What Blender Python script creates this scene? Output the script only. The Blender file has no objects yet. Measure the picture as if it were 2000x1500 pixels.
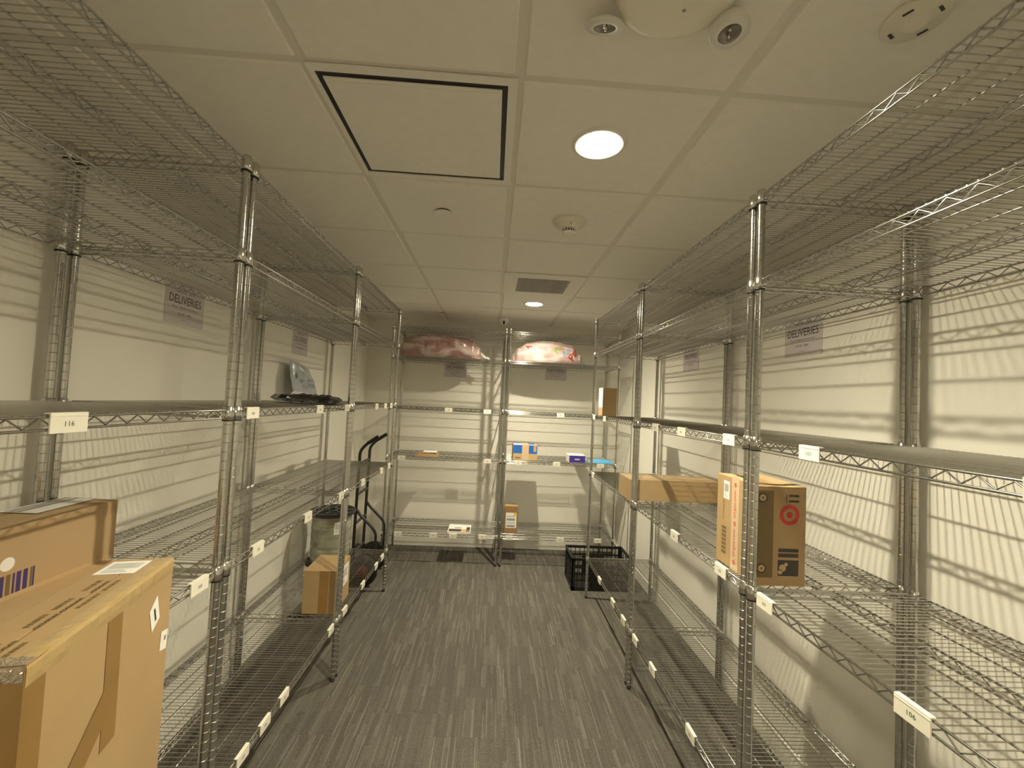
import bpy, math, random
from mathutils import Vector, Matrix, noise
random.seed(7)
PI = math.pi
SC = bpy.context.scene
COL = SC.collection

# ------------------------------------------------------------------ camera
F_PX, YAW, PITCH, ROLL, CAM_H = 834.4, .0426, .0399, .0481, 1.65
R0 = Vector((math.cos(YAW), -math.sin(YAW), 0)); F0 = Vector((math.sin(YAW), math.cos(YAW), 0)); ZZ = Vector((0, 0, 1))
FW = F0*math.cos(PITCH) + ZZ*math.sin(PITCH)
UP = -F0*math.sin(PITCH) + ZZ*math.cos(PITCH)
RX = R0*math.cos(ROLL) + UP*math.sin(ROLL)
UX = -R0*math.sin(ROLL) + UP*math.cos(ROLL)
cd = bpy.data.cameras.new('camera'); cam = bpy.data.objects.new('camera', cd); COL.objects.link(cam)
cd.sensor_width = 36; cd.lens = F_PX/2000*36; cd.clip_start = .01; cd.clip_end = 60
M3 = Matrix((RX, UX, -FW)).transposed()
cam.matrix_world = Matrix.Translation((0, 0, CAM_H)) @ M3.to_4x4()
SC.camera = cam

# ------------------------------------------------------------------ world, exposure
w = bpy.data.worlds.new('world'); SC.world = w; w.use_nodes = True
w.node_tree.nodes['Background'].inputs[0].default_value = (0.9, 0.85, 0.7, 1)
w.node_tree.nodes['Background'].inputs[1].default_value = 0.0
SC.view_settings.view_transform = 'Standard'; SC.view_settings.look = 'None'
SC.view_settings.exposure = 0.13; SC.view_settings.gamma = 1
SC.view_settings.use_curve_mapping = False
SC.cycles.max_bounces = 10; SC.cycles.diffuse_bounces = 6; SC.cycles.glossy_bounces = 5
LAMP_COL = (1.0, .915, .665)
LAMP_POWER = 17500.0   # the small bright core of each downlight
GLOW_POWER = 55.0     # the reflector around it

# ------------------------------------------------------------------ materials
MATS = {}
def mat(name, col, rough=.6, metal=0, emit=None, estr=0, coat=0, trans=0, spec=.5, bump=0, bscale=200, var=0, vscale=8, aniso=None):
    if name in MATS: return MATS[name]
    m = bpy.data.materials.new(name); m.use_nodes = True; nt = m.node_tree; b = nt.nodes['Principled BSDF']
    b.inputs['Base Color'].default_value = (*col, 1); b.inputs['Roughness'].default_value = rough
    b.inputs['Metallic'].default_value = metal; b.inputs['Specular IOR Level'].default_value = spec
    b.inputs['Coat Weight'].default_value = coat; b.inputs['Coat Roughness'].default_value = .15
    b.inputs['Transmission Weight'].default_value = trans
    if emit: b.inputs['Emission Color'].default_value = (*emit, 1); b.inputs['Emission Strength'].default_value = estr
    if bump or var:
        tc = nt.nodes.new('ShaderNodeTexCoord')
        mp = nt.nodes.new('ShaderNodeMapping'); nt.links.new(tc.outputs['Object'], mp.inputs[0])
        if aniso: mp.inputs['Scale'].default_value = aniso
    if bump:
        n = nt.nodes.new('ShaderNodeTexNoise'); n.inputs['Scale'].default_value = bscale; n.inputs['Detail'].default_value = 3
        nt.links.new(mp.outputs[0], n.inputs['Vector'])
        bp = nt.nodes.new('ShaderNodeBump'); bp.inputs['Strength'].default_value = bump; bp.inputs['Distance'].default_value = .002
        nt.links.new(n.outputs['Fac'], bp.inputs['Height']); nt.links.new(bp.outputs[0], b.inputs['Normal'])
    if var:
        n2 = nt.nodes.new('ShaderNodeTexNoise'); n2.inputs['Scale'].default_value = vscale; n2.inputs['Detail'].default_value = 4
        nt.links.new(mp.outputs[0], n2.inputs['Vector'])
        cr = nt.nodes.new('ShaderNodeValToRGB'); nt.links.new(n2.outputs['Fac'], cr.inputs[0])
        cr.color_ramp.elements[0].position = .3; cr.color_ramp.elements[1].position = .7
        cr.color_ramp.elements[0].color = tuple(c*(1-var) for c in col) + (1,)
        cr.color_ramp.elements[1].color = tuple(min(1, c*(1+var)) for c in col) + (1,)
        nt.links.new(cr.outputs[0], b.inputs['Base Color'])
    MATS[name] = m
    return m

WALL = mat('wall_paint', (.83, .80, .73), .55, bump=.25, bscale=90, var=.015, vscale=3)
TILE = mat('ceiling_tile', (.86, .83, .77), .85, bump=.2, bscale=260, var=.02, vscale=30)
TBAR = mat('ceiling_bar', (.74, .71, .64), .5)
CHROME = mat('chrome', (.56, .555, .53), .17, metal=1)
CHROME2 = mat('chrome_collar', (.66, .65, .62), .22, metal=1)
BLACKP = mat('black_plastic', (.012, .011, .012), .38, bump=.1)
WHITEP = mat('white_plastic', (.78, .76, .72), .35)
CREAMP = mat('cream_plastic', (.83, .79, .68), .4)
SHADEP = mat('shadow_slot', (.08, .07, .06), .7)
CARD = mat('cardboard', (.41, .275, .135), .75, bump=.15, bscale=300, var=.06, vscale=5)
CARD2 = mat('cardboard_light', (.51, .355, .185), .75, bump=.15, bscale=300, var=.05, vscale=5)
CARD3 = mat('cardboard_pinkish', (.455, .315, .17), .78, bump=.1, bscale=300, var=.04, vscale=4)
TAPEB = mat('brown_tape', (.30, .17, .05), .28, coat=.5, var=.08, vscale=12)
TAPEC = mat('clear_tape', (.52, .36, .16), .18, coat=1.0, bump=.8, bscale=60)
PAPER = mat('white_paper', (.86, .84, .80), .55)
INK = mat('print_ink', (.055, .045, .04), .6)
INKG = mat('print_grey', (.30, .29, .28), .6)
INKB = mat('faint_brown_print', (.17, .115, .045), .7)
SIGNP = mat('sign_paper', (.60, .555, .57), .5)
GREENI = mat('green_ink', (.06, .16, .12), .6)
RED = mat('red_print', (.55, .045, .03), .6)
TAPER = mat('printed_tape', (.62, .45, .30), .35, coat=.4)
PURPLE = mat('purple_print', (.055, .035, .16), .6)

def carpet():
    m = bpy.data.materials.new('carpet_planks'); m.use_nodes = True; nt = m.node_tree; N = nt.nodes; L = nt.links
    b = N['Principled BSDF']; b.inputs['Roughness'].default_value = .95; b.inputs['Specular IOR Level'].default_value = .15
    tc = N.new('ShaderNodeTexCoord')
    sep = N.new('ShaderNodeSeparateXYZ'); L.new(tc.outputs['Object'], sep.inputs[0])
    cmb = N.new('ShaderNodeCombineXYZ'); L.new(sep.outputs['Y'], cmb.inputs['X']); L.new(sep.outputs['X'], cmb.inputs['Y'])
    def brick(bw, rh, off, lo, hi, sq=1.0, sqf=2):
        t = N.new('ShaderNodeTexBrick'); L.new(cmb.outputs[0], t.inputs['Vector'])
        t.inputs['Color1'].default_value = (0, 0, 0, 1); t.inputs['Color2'].default_value = (1, 1, 1, 1); t.inputs['Mortar'].default_value = (.5, .5, .5, 1)
        t.inputs['Scale'].default_value = 1; t.inputs['Mortar Size'].default_value = 0; t.inputs['Brick Width'].default_value = bw; t.inputs['Row Height'].default_value = rh
        t.offset = off; t.squash = sq; t.squash_frequency = sqf; t.offset_frequency = 3
        mr = N.new('ShaderNodeMapRange'); mr.inputs['From Min'].default_value = lo; mr.inputs['From Max'].default_value = hi; mr.clamp = True
        L.new(t.outputs['Color'], mr.inputs['Value']); return mr.outputs[0]
    a = brick(.21, .021, .37, .55, 1.05)
    c = brick(.27, .0046, .61, .9, .97, .7, 3)
    d = brick(.5, .25, .5, 0, 1)
    e = brick(.19, .009, .41, .1, .9, 1.4, 2)
    nz = N.new('ShaderNodeTexNoise'); nz.inputs['Scale'].default_value = 1; nz.inputs['Detail'].default_value = 3
    mp = N.new('ShaderNodeMapping'); mp.inputs['Scale'].default_value = (260, 90, 1); L.new(tc.outputs['Object'], mp.inputs[0]); L.new(mp.outputs[0], nz.inputs['Vector'])
    def mul(x, k):
        n = N.new('ShaderNodeMath'); n.operation = 'MULTIPLY'; L.new(x, n.inputs[0]); n.inputs[1].default_value = k; return n.outputs[0]
    def add(x, y):
        n = N.new('ShaderNodeMath'); n.operation = 'ADD'; L.new(x, n.inputs[0]); L.new(y, n.inputs[1]); return n.outputs[0]
    s = add(add(add(mul(a, .20), mul(c, .42)), add(mul(d, .07), mul(e, .10))), mul(nz.outputs['Fac'], .75))
    cr = N.new('ShaderNodeValToRGB'); L.new(s, cr.inputs[0])
    cr.color_ramp.elements[0].position = .1; cr.color_ramp.elements[0].color = (.036, .0335, .030, 1)
    cr.color_ramp.elements[1].position = 1.25; cr.color_ramp.elements[1].color = (.195, .178, .15, 1)
    L.new(cr.outputs[0], b.inputs['Base Color'])
    bp = N.new('ShaderNodeBump'); bp.inputs['Strength'].default_value = .5; bp.inputs['Distance'].default_value = .003
    L.new(s, bp.inputs['Height']); L.new(bp.outputs[0], b.inputs['Normal'])
    return m
CARPET = carpet()

# ------------------------------------------------------------------ mesh builder
TXT = {}
def text_mesh(s, bold=False):
    if s in TXT: return TXT[s]
    cu = bpy.data.curves.new('t', 'FONT'); cu.body = s; cu.size = 1; cu.resolution_u = 2; cu.align_x = 'CENTER'; cu.align_y = 'CENTER'
    if bold: cu.offset = .012
    o = bpy.data.objects.new('t', cu); COL.objects.link(o)
    dg = bpy.context.evaluated_depsgraph_get(); me = bpy.data.meshes.new_from_object(o.evaluated_get(dg))
    r = ([v.co.copy() for v in me.vertices], [tuple(p.vertices) for p in me.polygons])
    bpy.data.objects.remove(o); bpy.data.curves.remove(cu); bpy.data.meshes.remove(me)
    xs = [v.x for v in r[0]]; ys = [v.y for v in r[0]]
    r = (r[0], r[1], min(xs), max(xs), min(ys), max(ys)); TXT[s] = r
    return r

class MB:
    def __init__(s): s.v = []; s.f = []; s.m = []; s.sm = []; s.mats = []
    def mi(s, m):
        if m not in s.mats: s.mats.append(m)
        return s.mats.index(m)
    def add(s, vs, fs, m, smooth=False):
        o = len(s.v); s.v += [tuple(v) for v in vs]; k = s.mi(m)
        for f in fs: s.f.append(tuple(i+o for i in f)); s.m.append(k); s.sm.append(smooth)
    def box(s, x0, x1, y0, y1, z0, z1, m, T=None):
        vs = [Vector((x, y, z)) for z in (z0, z1) for y in (y0, y1) for x in (x0, x1)]
        if T: vs = [T @ v for v in vs]
        s.add(vs, [(0, 2, 3, 1), (4, 5, 7, 6), (0, 1, 5, 4), (2, 6, 7, 3), (0, 4, 6, 2), (1, 3, 7, 5)], m)
    def rbox(s, x0, x1, y0, y1, z0, z1, r, m, T=None, seg=3):
        # box with rounded vertical edges
        pts = []
        for cx, cy, a0 in ((x1-r, y1-r, 0), (x0+r, y1-r, PI/2), (x0+r, y0+r, PI), (x1-r, y0+r, 1.5*PI)):
            for k in range(seg+1):
                a = a0 + k*PI/2/seg; pts.append((cx+r*math.cos(a), cy+r*math.sin(a)))
        s.prism(pts, z0, z1, m, T)
    def prism(s, pts, z0, z1, m, T=None, smooth=False):
        n = len(pts); vs = [Vector((p[0], p[1], z0)) for p in pts] + [Vector((p[0], p[1], z1)) for p in pts]
        if T: vs = [T @ v for v in vs]
        s.add(vs, [tuple(range(n))[::-1], tuple(range(n, 2*n))], m)
        s.add(vs, [(i, (i+1) % n, n+(i+1) % n, n+i) for i in range(n)], m, smooth)
    def tube(s, pts, r, m, seg=6, caps=True, closed=False):
        P = [Vector(p) for p in pts]; n = len(P); vs = []
        prev = None
        for i, p in enumerate(P):
            if closed: d = P[(i+1) % n] - P[i-1]
            else: d = (P[min(i+1, n-1)] - P[max(i-1, 0)])
            d.normalize()
            if prev is None:
                a = Vector((0, 0, 1)) if abs(d.z) < .9 else Vector((1, 0, 0))
                u = d.cross(a).normalized()
            else:
                u = (prev - d*prev.dot(d)).normalized()
            prev = u; v = d.cross(u); rr = r[i] if isinstance(r, (list, tuple)) else r
            for k in range(seg):
                t = 2*PI*k/seg; vs.append(p + u*(rr*math.cos(t)) + v*(rr*math.sin(t)))
        fs = []
        for i in range(n if closed else n-1):
            j = (i+1) % n
            for k in range(seg): fs.append((i*seg+k, i*seg+(k+1) % seg, j*seg+(k+1) % seg, j*seg+k))
        s.add(vs, fs, m, True)
        if caps and not closed: s.add(vs, [tuple(range(seg))[::-1], tuple(range((n-1)*seg, n*seg))], m)
    def lathe(s, prof, m, seg=16, c=(0, 0, 0), T=None, smooth=True, capb=True, capt=True):
        vs = []
        for r, z in prof:
            for k in range(seg):
                t = 2*PI*k/seg; vs.append(Vector((c[0]+r*math.cos(t), c[1]+r*math.sin(t), c[2]+z)))
        if T: vs = [T @ v for v in vs]
        n = len(prof)
        s.add(vs, [(i*seg+k, i*seg+(k+1) % seg, (i+1)*seg+(k+1) % seg, (i+1)*seg+k) for i in range(n-1) for k in range(seg)], m, smooth)
        o = []
        if capb: o.append(tuple(range(seg))[::-1])
        if capt: o.append(tuple(range((n-1)*seg, n*seg)))
        if o: s.add(vs, o, m)
    def quad(s, a, b, c, d, m): s.add([a, b, c, d], [(0, 1, 2, 3)], m)
    def text(s, st, o, ux, uy, h, m, width=None, bold=False):
        # o centre, ux/uy unit directions, h = cap height; width: squeeze to it
        vs, fs, x0, x1, y0, y1 = text_mesh(st, bold)
        o, ux, uy = Vector(o), Vector(ux), Vector(uy); k = h/(y1-y0); kx = k if width is None else width/(x1-x0)
        cx, cy = (x0+x1)/2, (y0+y1)/2
        s.add([o + ux*((v.x-cx)*kx) + uy*((v.y-cy)*k) for v in vs], fs, m)
    def rect(s, o, ux, uy, x0, x1, y0, y1, m, lift=0.0):
        o, ux, uy = Vector(o), Vector(ux), Vector(uy); n = ux.cross(uy)*lift
        s.quad(o+ux*x0+uy*y0+n, o+ux*x1+uy*y0+n, o+ux*x1+uy*y1+n, o+ux*x0+uy*y1+n, m)
    def disc(s, o, ux, uy, r0, r1, m, seg=28, lift=0.0):
        o, ux, uy = Vector(o), Vector(ux), Vector(uy); o = o + ux.cross(uy)*lift
        if r0 <= 0: s.add([o+ux*(r1*math.cos(2*PI*k/seg))+uy*(r1*math.sin(2*PI*k/seg)) for k in range(seg)], [tuple(range(seg))], m)
        else:
            vs = [o+ux*(r*math.cos(2*PI*k/seg))+uy*(r*math.sin(2*PI*k/seg)) for r in (r0, r1) for k in range(seg)]
            s.add(vs, [(k, seg+k, seg+(k+1) % seg, (k+1) % seg) for k in range(seg)], m)
    def mesh(s, name):
        me = bpy.data.meshes.new(name); me.from_pydata(s.v, [], s.f)
        for m in s.mats: me.materials.append(m)
        me.polygons.foreach_set('material_index', s.m); me.polygons.foreach_set('use_smooth', s.sm); me.update()
        return me
    def build(s, name, parent=None, loc=(0, 0, 0), bevel=0):
        o = link(name, s.mesh(name), parent, loc)
        if bevel:
            b = o.modifiers.new('bevel', 'BEVEL'); b.width = bevel; b.segments = 2; b.limit_method = 'ANGLE'; b.angle_limit = .9
        return o

def link(name, me, parent=None, loc=(0, 0, 0), rot=(0, 0, 0)):
    o = bpy.data.objects.new(name, me); COL.objects.link(o); o.location = loc; o.rotation_euler = rot
    if parent: o.parent = parent
    return o
def tag(o, label, cat, group=None, kind=None):
    o['label'] = label; o['category'] = cat
    if group: o['group'] = group
    if kind: o['kind'] = kind
    return o
def thing(name, label, cat, loc=(0, 0, 0), rz=0, group=None):
    o = bpy.data.objects.new(name, None); COL.objects.link(o); o.location = loc; o.rotation_euler = (0, 0, rz); o.empty_display_size = .1
    return tag(o, label, cat, group)
def struct(mb, name): o = mb.build(name); o['kind'] = 'structure'; return o

# ------------------------------------------------------------------ room shell
XL, XR, YB, YF, HC = -1.432, 1.462, 4.865, -2.6, 2.528
m = MB(); m.box(XL-.1, XR+.1, YF-.1, YB+.1, -.06, 0, CARPET); struct(m, 'floor')
m = MB(); m.box(XL-.1, XL, YF-.1, YB+.1, 0, HC+.06, WALL); struct(m, 'wall_left')
m = MB(); m.box(XR, XR+.1, YF-.1, YB+.1, 0, HC+.06, WALL); struct(m, 'wall_right')
m = MB(); m.box(XL, XR, YB, YB+.1, 0, HC+.06, WALL); struct(m, 'wall_back')
m = MB(); m.box(XL, XR, YF-.1, YF, 0, HC+.06, WALL); struct(m, 'wall_front')
for n, a in (('left', (XL, XL+.012, YF, YB)), ('right', (XR-.012, XR, YF, YB)), ('back', (XL+.012, XR-.012, YB-.012, YB))):
    m = MB(); m.box(*a, 0, .095, WALL); x0, x1, y0, y1 = a
    m.box(x0, x1, y0, y1, .095, .1, WHITEP); struct(m, 'baseboard_'+n)

GX, GY, TS, ZT = .0286, 1.1232, .5785, 2.522
LAMPS = [(.312, 1.384), (.322, 3.755), (.312, -.985)]
m = MB(); m.box(XL-.05, XR+.05, YF-.05, YB+.05, HC, HC+.05, TBAR)
g = .013
for i in range(-3, 4):
    for j in range(-7, 7):
        x0, x1 = max(GX+i*TS+g, XL), min(GX+(i+1)*TS-g, XR); y0, y1 = max(GY+j*TS+g, YF), min(GY+(j+1)*TS-g, YB)
        if x1-x0 < .02 or y1-y0 < .02: continue
        if (i, j) == (-1, 0): continue
        if (i, j) == (0, 3): continue
        b = .004
        vs = [(x0, y0, HC), (x1, y0, HC), (x1, y1, HC), (x0, y1, HC), (x0+b, y0+b, ZT), (x1-b, y0+b, ZT), (x1-b, y1-b, ZT), (x0+b, y1-b, ZT)]
        m.add(vs, [(4, 7, 6, 5), (0, 4, 5, 1), (1, 5, 6, 2), (2, 6, 7, 3), (3, 7, 4, 0)], TILE)
struct(m, 'ceiling')

# ------------------------------------------------------------------ ceiling fittings
def emission(name, col, s, beam=0):
    m_ = bpy.data.materials.new(name); m_.use_nodes = True; nt = m_.node_tree; nt.nodes.remove(nt.nodes['Principled BSDF'])
    e = nt.nodes.new('ShaderNodeEmission'); e.inputs[0].default_value = (*col, 1); e.inputs[1].default_value = s
    if beam:   # luminous distribution of a reflector lamp: stronger straight down than sideways
        g_ = nt.nodes.new('ShaderNodeNewGeometry'); d_ = nt.nodes.new('ShaderNodeVectorMath'); d_.operation = 'DOT_PRODUCT'
        nt.links.new(g_.outputs['Incoming'], d_.inputs[0]); nt.links.new(g_.outputs['True Normal'], d_.inputs[1])
        ab = nt.nodes.new('ShaderNodeMath'); ab.operation = 'ABSOLUTE'; nt.links.new(d_.outputs['Value'], ab.inputs[0])
        pw = nt.nodes.new('ShaderNodeMath'); pw.operation = 'POWER'; nt.links.new(ab.outputs[0], pw.inputs[0]); pw.inputs[1].default_value = beam
        mu = nt.nodes.new('ShaderNodeMath'); mu.operation = 'MULTIPLY'; nt.links.new(pw.outputs[0], mu.inputs[0]); mu.inputs[1].default_value = s
        nt.links.new(mu.outputs[0], e.inputs[1])
    nt.links.new(e.outputs[0], nt.nodes['Material Output'].inputs[0]); return m_
CORE = emission('lamp_core', LAMP_COL, LAMP_POWER, 1.7); GLOW = emission('lit_reflector', LAMP_COL, GLOW_POWER)
for (x, y), lb in zip(LAMPS, ('round lit downlight in the ceiling, the big bright one nearer the camera', 'round lit downlight in the ceiling near the back wall, beside the air vent', 'round lit downlight in the ceiling behind the camera')):
    t = thing('downlight', lb, 'ceiling light', (x, y, ZT), group='round ceiling downlights')
    a = MB(); a.lathe([(.074, -.001), (.076, -.006), (.086, -.005), (.092, 0)], WHITEP, 40, capb=False, capt=False); a.build('trim_ring', t)
    a = MB(); a.disc((0, 0, -.0025), (1, 0, 0), (0, -1, 0), .019, .0745, GLOW, 40); a.build('reflector', t)
    a = MB(); a.disc((0, 0, -.0026), (1, 0, 0), (0, -1, 0), 0, .019, CORE, 24); a.build('bulb', t)

t = thing('access_panel', 'square white ceiling hatch outlined by a wide black gap', 'access panel', (0, 0, ZT))
x0, x1, y0, y1 = GX-TS+.003, GX-.003, GY+.003, GY+TS-.003; bx0, bx1, by0, by1 = -.532, -.001, 1.153, 1.668
a = MB()
for q in ((x0, x1, y0, by0), (x0, x1, by1, y1), (x0, bx0, by0, by1), (bx1, x1, by0, by1)): a.box(*q, 0, .004, TILE)
a.build('frame', t)
gp = .016
a = MB(); a.box(bx0, bx1, by0, by1, .0045, .0055, BLACKP); a.build('gap', t)
a = MB(); a.box(bx0+gp, bx1-gp, by0+gp+.004, by1-gp, .0005, .004, TILE); a.box(bx0+gp+.012, bx1-gp-.012, by0+gp+.016, by1-gp-.012, -.001, .0005, TILE); a.build('hatch_door', t, bevel=.0006)

t = thing('air_vent', 'white framed ceiling air vent with a dark grey grille', 'air vent', (.322, 3.165, ZT))
q = TS/2-.004; a = MB(); vw, vh = .188, .188
a.box(-q, q, -q, -vh, -.002, .005, TILE); a.box(-q, q, vh, q, -.002, .005, TILE); a.box(-q, -vw, -vh, vh, -.002, .005, TILE); a.box(vw, q, -vh, vh, -.002, .005, TILE); a.build('frame', t)
GRILLE = mat('vent_grille', (.55, .53, .49), .6)
a = MB()
for k in range(27):
    x = -vw+.007+k*(2*vw-.014)/26
    a.box(x-.0012, x+.0012, -vh, vh, -.001, .0048, GRILLE); a.box(-vw, vw, x-.0012, x+.0012, -.0008, .0048, GRILLE)
a.box(-vw, vw, -vh, vh, .0048, .0055, SHADEP); a.build('grille', t)

t = thing('smoke_detector', 'white domed smoke detector on the ceiling beyond the near downlight', 'smoke detector', (.322, 2.0, ZT))
a = MB(); a.lathe([(.076, 0), (.078, -.006), (.074, -.016), (.05, -.02), (.047, -.034), (.036, -.04)], CREAMP, 36, capb=False); a.box(-.001, .001, -.05, -.046, -.034, -.021, INK); a.rect((0, -.0735, -.012), (1, 0, 0), (0, 0, 1), .002, .02, -.002, .001, INKG); a.build('base', t)
a = MB()
for k in range(16):
    an = 2*PI*k/16; c_, s_ = math.cos(an), math.sin(an)
    a.tube([(c_*.034, s_*.034, -.039), (c_*.030, s_*.030, -.056)], .0022, CREAMP, 5)
a.lathe([(.026, -.038), (.024, -.056)], INK, 20); a.lathe([(.033, -.046), (.033, -.0475)], CREAMP, 24, capb=False, capt=False); a.lathe([(.034, -.055), (.032, -.062), (.02, -.065)], CREAMP, 28); a.build('sensor_cage', t)

t = thing('pendent_cover_plate', 'small round white sprinkler cover plate on the ceiling beside the hatch', 'sprinkler', (-.277, 1.985, ZT))
a = MB(); a.lathe([(.034, 0), (.034, -.006)], BLACKP, 28, capb=False, capt=False); a.build('gap_ring', t)
a = MB(); a.lathe([(.039, -.006), (.040, -.008), (.037, -.0095)], TILE, 30); a.build('plate', t)
t = thing('sprinkler_cover', 'tiny round sprinkler cover in the ceiling near the back wall', 'sprinkler', (-.576, 4.41, ZT))
a = MB(); a.lathe([(.03, 0), (.03, -.005)], SHADEP, 24, capb=False, capt=False); a.lathe([(.036, -.005), (.034, -.008)], TILE, 26); a.build('plate', t)

t = thing('security_camera', 'white dome security camera hanging from the ceiling at the back', 'camera', (.075, 4.54, ZT))
a = MB(); a.lathe([(.05, 0), (.052, -.015), (.05, -.028), (.042, -.045), (.028, -.058), (.01, -.064)], WHITEP, 30, capb=False); a.mats[0] = mat('camera_shell', (.93, .92, .90), .35); a.build('dome', t)
a = MB()
for z, r_ in ((-.036, .0125), (-.052, .011)):
    a.lathe([(r_, 0), (r_*.7, .012), (.002, .016)], BLACKP, 16, T=Matrix.Translation((0, -.043 if z > -.04 else -.033, z)) @ Matrix.Rotation(PI/2, 4, 'X') @ Matrix.Translation((0, 0, -.004)))
a.build('lens', t)

# twin head emergency light on the ceiling above the camera
t = thing('emergency_light', 'white twin-head emergency light on the ceiling at the top of the view', 'emergency light', (.33, .87, ZT))
a = MB(); a.lathe([(.122, 0), (.124, -.010), (.119, -.022), (.1, -.029), (.05, -.031)], CREAMP, 44, capb=False, T=Matrix.Translation((.01, -.025, 0)) @ Matrix.Diagonal((1, .80, 1, 1)))
a.box(-.11, -.06, -.05, -.046, -.037, -.03, CREAMP); a.lathe([(.004, -.0365), (.003, -.0372)], INKG, 10, c=(.03, -.02, 0)); a.build('housing', t)
def lamphead(x, y, z, tilt, side, r, shinecol, hh):
    T = Matrix.Translation((x, y, z)) @ Matrix.Rotation(tilt, 4, 'X') @ Matrix.Rotation(side, 4, 'Y')
    a = MB(); a.lathe([(r*.6, hh), (r*.9, hh*.6), (r, hh*.25), (r, 0), (r*.58, -.001)], WHITEP, 36, T=T, capt=False); hd = a.build('lamp_head', t)
    b_ = MB(); b_.lathe([(r*.58, -.0005), (r*.5, .006), (.002, .008)], shinecol, 28, T=T, capb=False)
    for q in (-.008, .008): b_.lathe([(.004, .006), (.003, -.002), (.001, -.003)], CHROME2, 10, c=(q*.4, q, 0), T=T)
    b_.build('lens', hd)
HL = mat('lamp_reflector', (.33, .30, .28), .25, metal=.6)
lamphead(-.123, .040, -.034, .40, 0, .042, HL, .016)
lamphead(.145, .01, -.050, -.10, -.08, .041, HL, .040)

t = thing('detector_base', 'round cream mounting plate with slots on the ceiling above the right shelves', 'mounting plate', (.872, .855, ZT))
a = MB(); a.lathe([(.058, 0), (.06, -.006), (.055, -.012), (.026, -.013), (.024, -.016), (.02, -.017)], CREAMP, 36, capb=False)
for k in range(4):
    an = .5+k*PI/2; T = Matrix.Rotation(an, 4, 'Z') @ Matrix.Translation((.042, 0, 0)); a.box(-.003, .003, -.009, .009, -.0135, -.0125, INK, T)
a.build('plate', t)

# ------------------------------------------------------------------ wall signs
def sign(loc, ux, w_, h_, label):
    ux = Vector(ux); uy = Vector((0, 0, 1)); n = ux.cross(uy)
    a = MB(); o = Vector(loc) + n*.0012
    cs = [(-w_/2, -h_/2), (w_/2, -h_/2), (w_/2, h_/2), (-w_/2, h_/2)]
    vs = [o + ux*p[0] + uy*p[1] + n*d for d in (0, .0012) for p in cs]
    a.add(vs, [(0, 3, 2, 1), (4, 5, 6, 7), (0, 1, 5, 4), (1, 2, 6, 5), (2, 3, 7, 6), (3, 0, 4, 7)], SIGNP)
    p = o + n*.0016
    a.text('DROP OFF', p + uy*(h_*.30), ux, uy, .018, INK, w_*.46)
    a.text('DELIVERIES', p + uy*(h_*.09), ux, uy, .037, INK, w_*.82)
    a.text('For Apartments', p - uy*(h_*.10), ux, uy, .012, INK, w_*.66)
    for k in (-.16, -.1, -.04, .06, .1, .14): a.rect(p, ux, uy, w_*k-.004, w_*k+.004, -h_*.275, -h_*.22, INKG)
    a.text('Only', p - uy*(h_*.39), ux, uy, .011, INKG, w_*.16)
    o_ = a.build('wall_sign'); tag(o_, label, 'sign', 'printed delivery signs on the walls')
SW, SH = .245, .19
sign((XL, 2.012, 2.018), (0, 1, 0), SW, SH, 'delivery notice on the left wall in the bay nearer the camera')
sign((XL, 3.185, 2.008), (0, 1, 0), SW, SH, 'delivery notice on the left wall above the grey mailer')
sign((XR, 1.966, 2.028), (0, -1, 0), SW, SH, 'delivery notice on the right wall in the bay nearer the camera')
sign((XR, 3.12, 2.03), (0, -1, 0), SW, SH, 'delivery notice on the right wall farther from the camera')
sign((-.443, YB, 1.985), (1, 0, 0), SW, SH, 'delivery notice on the back wall below the darker pink bag')
sign((.707, YB, 2.005), (1, 0, 0), SW, SH, 'delivery notice on the back wall below the bag with coloured letters')

# ------------------------------------------------------------------ wire shelving
LEN, DEP, PR = 1.109, .552, .0126
def shelf_mesh(L_, D_):
    m = MB(); i0, i1 = .017, L_-.017
    def truss(p, q, n):
        p, q = Vector(p), Vector(q)
        m.tube([p+ZZ*.031, q+ZZ*.031], .0031, CHROME); m.tube([p+ZZ*.006, q+ZZ*.006], .0031, CHROME)
        pts = [p.lerp(q, k/n) + ZZ*(.0285 if k % 2 else .0085) for k in range(n+1)]
        m.tube(pts, .0021, CHROME, 5)
    n = int(round((i1-i0)/.0275))
    for y in (0, D_/2, D_): truss((i0 if y != D_/2 else 0, y, 0), (i1 if y != D_/2 else L_, y, 0), n)
    nd = int(round(D_/.0275))
    for x in (0, L_): truss((x, .017, 0), (x, D_-.017, 0), nd)
    for f in (1/6, 2/6, 4/6, 5/6): m.tube([(0, D_*f, .0305), (L_, D_*f, .0305)], .0024, CHROME)
    k = int(round(L_/.0191))
    for i in range(1, k):
        x = L_*i/k
        if x < .02 or x > L_-.02: m.tube([(x, .02, .0345), (x, D_-.02, .0345)], .0015, CHROME, 5)
        else: m.tube([(x, -.001, .0345), (x, D_+.001, .0345)], .0015, CHROME, 5)
    for x in (0, L_):
        for y in (0, D_): m.lathe([(.0135, 0), (.0172, .001), (.0165, .02), (.0155, .042), (.0135, .043)], CHROME2, 16, c=(x, y, 0))
    return m.mesh('shelf')
def clip_mesh():
    m = MB(); m.lathe([(.013, -.004), (.0166, -.004), (.0168, .0012), (.013, .0015)], BLACKP, 16); return m.mesh('clip')
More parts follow.
